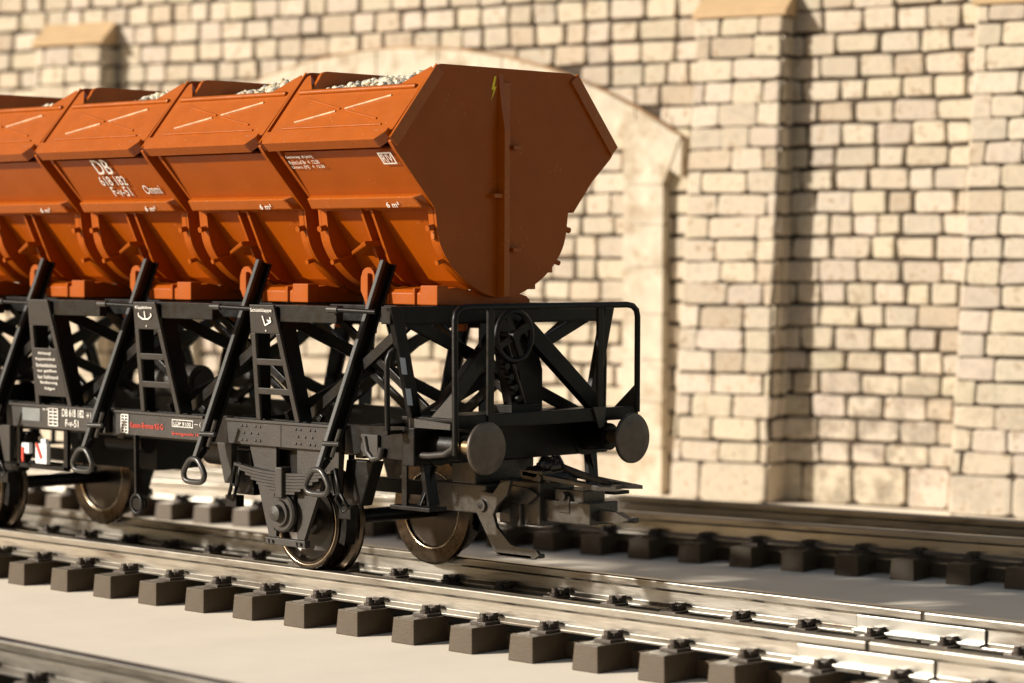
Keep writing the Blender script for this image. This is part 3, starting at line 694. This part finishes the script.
# --- end platform, buffer beam, buffers
def end(front):
    X = (lambda v: v) if front else (lambda v: 2*WX-v)
    def bx(mb, x0, x1, *r): a, b = X(x0), X(x1); mb.box(min(a, b), max(a, b), *r)
    dirx = 1 if front else -1
    m = M(); bx(m, -.70, -.56, -1.16, 1.16, .99, 1.30); W('buffer_beam', m, BLACK, .01)
    m = M(); bx(m, -.78, -.16, -1.09, 1.09, 1.352, 1.385)
    bx(m, -.185, -.15, -1.095, 1.095, 1.30, 1.41); W('end_platform', m, BLACK, .008)
    for s in (-1, 1):
        # platform end bracket with rounded stirrup below
        m = M(); m.prism([(X(-.66), 1.30), (X(-.19), 1.30), (X(-.19), 1.345), (X(-.66), 1.375)], 'y', *yb(s, 1.06, 1.12))
        bx(m, -.66, -.60, *yb(s, 1.06, 1.12), 1.06, 1.30)
        m.tube([Vector((X(a), s*1.09, b)) for a, b in ((-.66, 1.075), (-.45, 1.08), (-.28, 1.10), (-.19, 1.15), (-.155, 1.24), (-.155, 1.31))], .028, 8)
        W('platform_bracket', m, GREY, .008)
        m = M(); m.prism([(X(-.42), 1.39), (X(-.15), 1.39), (X(-.15), 1.62)], 'y', *yb(s, 1.085, 1.105)); W('gusset', m, GREY, .003)
        # buffer
        m = M().lathe((X(-.58), s*.875, 1.15), (dirx, 0, 0), [(0, .17), (.03, .17), (.03, .125), (.30, .115), (.31, .095), (.31, .001)], 36)
        o = W('buffer', m, BLACK)
        h = M().lathe((X(-.30), s*.875, 1.15), (dirx, 0, 0), [(0, .062), (.25, .062)], 24); put('buffer_shank', h, BRASS, o, org=ORG)
        h = M().lathe((X(-.05), s*.875, 1.15), (dirx, 0, 0), [(0, .001), (0, .20), (.012, .212), (.03, .212), (.040, .203), (.050, .14), (.055, .001)], 48); put('buffer_head', h, BUFFER, o, org=ORG)
        # side grab hoop beside the end frame
        m = M(); m.tube([Vector((X(a), s*b, c)) for a, b, c in ((-.73, 1.29, 1.24), (-.73, 1.30, 1.78), (-.73, 1.295, 1.84), (-.72, 1.275, 1.90), (-.70, 1.25, 1.93))], .024, 8)
        m.bar((X(-.73), s*1.12, 1.262), (X(-.73), s*1.32, 1.262), .06, .03); W('grab_hoop', m, BLACK)
        # slanting end frame leg with pale tabs
        m = M(); m.hexa([(X(-.70), s*1.34, 2.27), (X(-.64), s*1.34, 2.27), (X(-.64), s*1.22, 2.27), (X(-.70), s*1.22, 2.27), (X(-.70), s*1.08, 1.28), (X(-.64), s*1.08, 1.28), (X(-.64), s*.97, 1.28), (X(-.70), s*.97, 1.28)])
        o = W('end_frame_leg', m, BLACK, .006)
        if s == -1 and front:
            for z in (1.80, 1.55):
                t = M(); y0 = -1.25+(2.02-z)*.25; t.add([(X(-.634), y0-.055, z+.065), (X(-.634), y0+.005, z+.06), (X(-.634), y0+.03, z-.075), (X(-.634), y0-.03, z-.07)], [(0, 1, 2, 3)])
                put('pale_tab', t, PALEBLUE, o, org=ORG)
        # small axle-end bracket plate with hook on solebar end
        m = M(); m.prism([(X(-1.42), 1.05), (X(-.72), 1.03), (X(-.72), 1.30), (X(-1.42), 1.28)], 'y', *yb(s, 1.07, 1.12)); W('solebar_end', m, BLACK, .006)
        m = M(); m.tube([Vector((X(a), s*1.15, b)) for a, b in ((-1.15, 1.20), (-1.12, 1.08), (-1.05, 1.02), (-.97, 1.04), (-.95, 1.12))], .028, 8); m.box(min(X(-1.2), X(-1.0)), max(X(-1.2), X(-1.0)), *yb(s, 1.12, 1.15), 1.04, 1.22); W('tow_hook', m, GREY, .004)
        # step
        m = M(); bx(m, -.74, -.68, *yb(s, 1.10, 1.125), .66, 1.16); bx(m, -.80, -.34, *yb(s, 1.0, 1.20), .640, .672)
        m.bar((X(-.60), s*1.06, .66), (X(-.56), s*.92, .98), .05, .02)
        W('step', m, BLACK, .005)
        m = M(); m.bar((X(-.60), s*.98, 1.0), (X(-.55), s*.96, .66), .12, .05, up=(1, 0, 0)); W('guard_iron', m, BLACK, .005)
        # diagonal props of the end frame
        m = M(); m.bar((X(-.58), s*.10, 2.12), (X(-.50), s*.96, 1.38), .15, .08, up=(1, 0, 0))
        W('end_prop', m, BLACK, .008)
    # railing
    R_ = .09
    path = [(-1.10, 1.10), (-1.112, 2.17), (-1.10, 2.225), (-1.05, 2.262), (-.98, 2.272), (.94, 2.272), (1.01, 2.262), (1.06, 2.225), (1.075, 2.17), (1.075, 1.36)]
    m = M(); m.tube([Vector((X(-.15), (y if front else -y), z)) for y, z in path], .026, 10)
    o = W('railing', m, BLACK)
    for y in (-.71, .60):
        p = M(); y = y if front else -y; bx(p, -.165, -.135, y-.035, y+.035, 1.33, 2.265)
        put('railing_post', p, BLACK, o, org=ORG, bev=.006)
    m = M(); m.prism([(.50*dirx, 1.42), (.66*dirx, 1.42), (.64*dirx, 1.26), (.58*dirx, 1.24)], 'x', *sorted((X(-.148), X(-.130)))); W('post_gusset', m, GREY, .003)
    # handwheel
    hy = -.22*dirx; c = Vector((X(-.36), hy, 2.025))
    m = M(); m.tube([c+Vector((0, .205*math.cos(a), .205*math.sin(a))) for a in [2*PI*i/40 for i in range(40)]], .026, 10, closed=True); o = W('handwheel', m, BLACK)
    k = M()
    for a in (.45, .45+PI/2, .45+PI, .45+1.5*PI): k.bar(c, c+Vector((0, .2*math.cos(a), .2*math.sin(a))), .055, .03, up=(1, 0, 0))
    k.cyl(c-Vector((.03*dirx, 0, 0)), c+Vector((.035*dirx, 0, 0)), .045, 16); put('spoke', k, BLACK, o, org=ORG)
    k = M(); k.cyl(c, c-Vector((.30*dirx, 0, 0)), .03, 12); k.tube([c+Vector((-.12*dirx, 0, 0)), (X(-.50), hy+.28*dirx, 1.40)], .026, 8)
    k.bar(c+Vector((-.2*dirx, .06, -.08)), (X(-.56), hy+.20*dirx, 1.40), .10, .10); 
    for i in range(5): k.cyl((X(-.52), hy-.02+.05*i*dirx, 1.86-.09*i), (X(-.46), hy-.02+.05*i*dirx, 1.86-.09*i), .03, 8)
    k.box(*sorted((X(-.62), X(-.40))), hy+.02, hy+.38, 1.386, 1.45)
    W('brake_spindle', k, BLACK, .004)
    m = M(); m.prism([(.02, 2.12), (.30, 2.12), (.44, 1.72), (.44, 1.386), (.20, 1.386), (.16, 1.7)], 'x', *sorted((X(-.72), X(-.66)))); W('brake_bracket', m, BLACK, .006)
    # coupler
    m = M(); bx(m, -1.10, -.50, -.40, -.06, .56, .80); bx(m, -1.10, -.55, -.06, .34, .58, .78); bx(m, -.9, -.62, -.4, .3, .8, .99); o = W('coupler_pocket', m, COUPL, .012)
    m = M(); bx(m, -.52, -.06, -.22, .20, .48, .84); bx(m, -.12, .44, -.16, .18, .515, .70); bx(m, .40, .74, .02, .10, .545, .59)
    m.prism([(X(-.44), .80), (X(-.16), .79), (X(-.04), .74), (X(-.16), .655), (X(-.44), .66)], 'y', -.27, -.20)
    m.prism([(X(.40), .545), (X(.66), .545), (X(.76), .58), (X(.62), .63), (X(.40), .64)], 'y', -.06, .02)
    bx(m, -.36, -.24, -.26, -.20, .46, .66); W('coupler_head', m, COUPL, .012)
    m = M()                                                     # flat stirrup frame on top
    m.hexa([(X(-.28), -.20, .88), (X(.56), -.20, .815), (X(.56), -.11, .815), (X(-.28), -.11, .88), (X(-.28), -.20, .92), (X(.56), -.20, .845), (X(.56), -.11, .845), (X(-.28), -.11, .92)])
    m.hexa([(X(-.28), .13, .88), (X(.56), .13, .815), (X(.56), .22, .815), (X(-.28), .22, .88), (X(-.28), .13, .92), (X(.56), .13, .845), (X(.56), .22, .845), (X(-.28), .22, .92)])
    m.prism([(X(.40), -.20), (X(.56), -.22), (X(.72), -.16), (X(.60), -.04), (X(.60), .06), (X(.72), .16), (X(.56), .24), (X(.40), .22)], 'z', .812, .842)
    m.prism([(X(-.30), -.20), (X(-.05), -.20), (X(-.14), .20), (X(-.30), .20)], 'z', .875, .925)
    m.tube([Vector((X(a), b, c_)) for a, b, c_ in ((-.30, -.05, .92), (-.1, -.04, .99), (.10, 0, .93), (.3, .02, .88), (.5, 0, .85))], .028, 8)
    m.tube([Vector((X(-.2+.03*i), -.1+.05*(i % 2), .95+.012*((i*7) % 3))) for i in range(8)], .035, 7)
    W('coupler_loop', m, COUPL, .006)
    m = M(); bx(m, .02, .34, -.13, .13, .69, .79); bx(m, -.20, .0, -.17, .17, .83, .885); bx(m, .10, .22, -.17, .17, .60, .74)
    m.cyl((X(.16), -.20, .74), (X(.16), .20, .74), .035, 12); m.cyl((X(-.08), -.22, .87), (X(-.08), .22, .87), .03, 12)
    for i in range(6): m.cyl((X(-.30+.035*i), -.10, .90), (X(-.28+.035*i), -.10, .90), .05, 12)
    bx(m, -.34, -.05, -.14, -.06, .84, .90); W('coupler_latch', m, COUPL, .008)
    m = M(); F = [(-.60, .70), (-.52, .75), (-.38, .74), (-.30, .83), (-.18, .86), (-.22, .74), (-.34, .64), (-.38, .57), (-.34, .47), (-.18, .34), (-.12, .325), (.10, .315), (.14, .28), (.08, .235), (-.28, .235), (-.36, .27), (-.53, .52), (-.60, .62)]
    m.prism([(X(a), b) for a, b in F], 'y', -.44, -.405)
    bx(m, -.34, .06, -.44, -.28, .235, .272)
    o = W('coupler_lever', m, COUPL, .008)
    k = M(); k.lathe((X(-.50), -.435, .635), (0, -1, 0), [(0, .055), (.03, .05), (.03, .03), (.05, .001)], 16); put('pivot_pin', k, COUPL, o, org=ORG)
    m = M(); m.tube([Vector((X(-.45), .28+a*dirx, b)) for a, b in ((0, 1.0), (0, .93), (.05, .87), (.11, .90), (.11, .96), (.06, .99))], .022, 8); m.cyl((X(-.45), .28, 1.0), (X(-.45), .28, .92), .05, 12); W('draw_hook', m, BLACK)
    m = M(); m.tube([Vector((X(a), b, c_)) for a, b, c_ in ((-.56, -.38, 1.22), (-.48, -.36, 1.22), (-.44, -.33, 1.16), (-.44, -.30, 1.08), (-.48, -.28, 1.05))], .022, 8); W('brake_hose', m, COUPL)
end(True); end(False)

# ------------------------------------------------------------------ gravel loads
def gravel(i, crest, tilt, label, seed):
    rg = random.Random(seed); o = XT[i]
    def H(x, y):
        return crest-.15*(abs(y)/.95)**2.2+tilt*min(.2, x/.65)-.05*max(0, y)-.05*max(0, -x/.65)**2+.015*math.sin(7*x+seed)+.012*math.sin(9*y+2*x+seed)
    nx, ny = 26, 30; m = M(); m.t = []
    vs = []
    for a in range(nx+1):
        for b in range(ny+1):
            x = -.672+1.344*a/nx; y = -.93+1.86*b/ny; vs.append((x, y, H(x, y)-.03))
    fs = [(a*(ny+1)+b, (a+1)*(ny+1)+b, (a+1)*(ny+1)+b+1, a*(ny+1)+b+1) for a in range(nx) for b in range(ny)]
    m.add(vs, fs, True); m.t += [(.55, .5, .42)]*len(fs)
    phi = (1+5**.5)/2
    ico = [Vector(p).normalized() for p in ((-1, phi, 0), (1, phi, 0), (-1, -phi, 0), (1, -phi, 0), (0, -1, phi), (0, 1, phi), (0, -1, -phi), (0, 1, -phi), (phi, 0, -1), (phi, 0, 1), (-phi, 0, -1), (-phi, 0, 1))]
    F = [(0, 11, 5), (0, 5, 1), (0, 1, 7), (0, 7, 10), (0, 10, 11), (1, 5, 9), (5, 11, 4), (11, 10, 2), (10, 7, 6), (7, 1, 8), (3, 9, 4), (3, 4, 2), (3, 2, 6), (3, 6, 8), (3, 8, 9), (4, 9, 5), (2, 4, 11), (6, 2, 10), (8, 6, 7), (9, 8, 1)]
    mid = {}; V2 = list(ico); F2 = []
    def mp(a, b):
        k = (min(a, b), max(a, b))
        if k not in mid: mid[k] = len(V2); V2.append((ico[a]+ico[b]).normalized())
        return mid[k]
    for a, b, c in F:
        x, y, z = mp(a, b), mp(b, c), mp(c, a); F2 += [(a, x, z), (b, y, x), (c, z, y), (x, y, z)]
    for k in range(1150):
        x = rg.uniform(-.65, .65); y = rg.uniform(-.90, .90); r = rg.uniform(.020, .044); z = H(x, y)+rg.uniform(-.02, .022)
        if abs(x) > .6: z -= .02
        sx, sy, sz = rg.uniform(.75, 1.35)*r, rg.uniform(.75, 1.3)*r, rg.uniform(.6, 1.0)*r
        rot = Matrix.Rotation(rg.uniform(0, 6.3), 3, Vector((rg.gauss(0, 1), rg.gauss(0, 1), rg.gauss(0, 1))))
        vv = [rot@Vector((p.x*sx*rg.uniform(.82, 1.12), p.y*sy*rg.uniform(.82, 1.12), p.z*sz*rg.uniform(.85, 1.1)))+Vector((x, y, z)) for p in V2]
        q = rg.random()
        c = (1.25, 1.22, 1.12) if q < .45 else (1.05, .98, .82) if q < .75 else (.62, .62, .62) if q < .9 else (.85, .70, .50) if q < .96 else (.38, .38, .40)
        v = rg.uniform(.85, 1.1); c = tuple(t*v for t in c)
        m.add(vv, F2, False); m.t += [c]*len(F2)
    g = put('gravel_load', m, PEBBLE, None, (o, 0, 0), recalc=False)
    tag(g, label, 'gravel', group='gravel loads in the troughs', kind='stuff')
gravel(0, 4.185, .03, 'pale gravel heaped highest, in the front trough nearest the buffers', 11)
gravel(1, 4.18, .07, 'pale gravel in the second trough from the front, sloping down to the left', 12)
gravel(2, 4.14, .10, 'low gravel load in the third trough, the one lettered 618 182', 13)
gravel(3, 4.11, .09, 'low gravel load in the leftmost trough, cut off by the photo edge', 14)
gravel(4, 4.05, .08, 'low gravel load in the rearmost trough, beyond the left photo edge', 15)
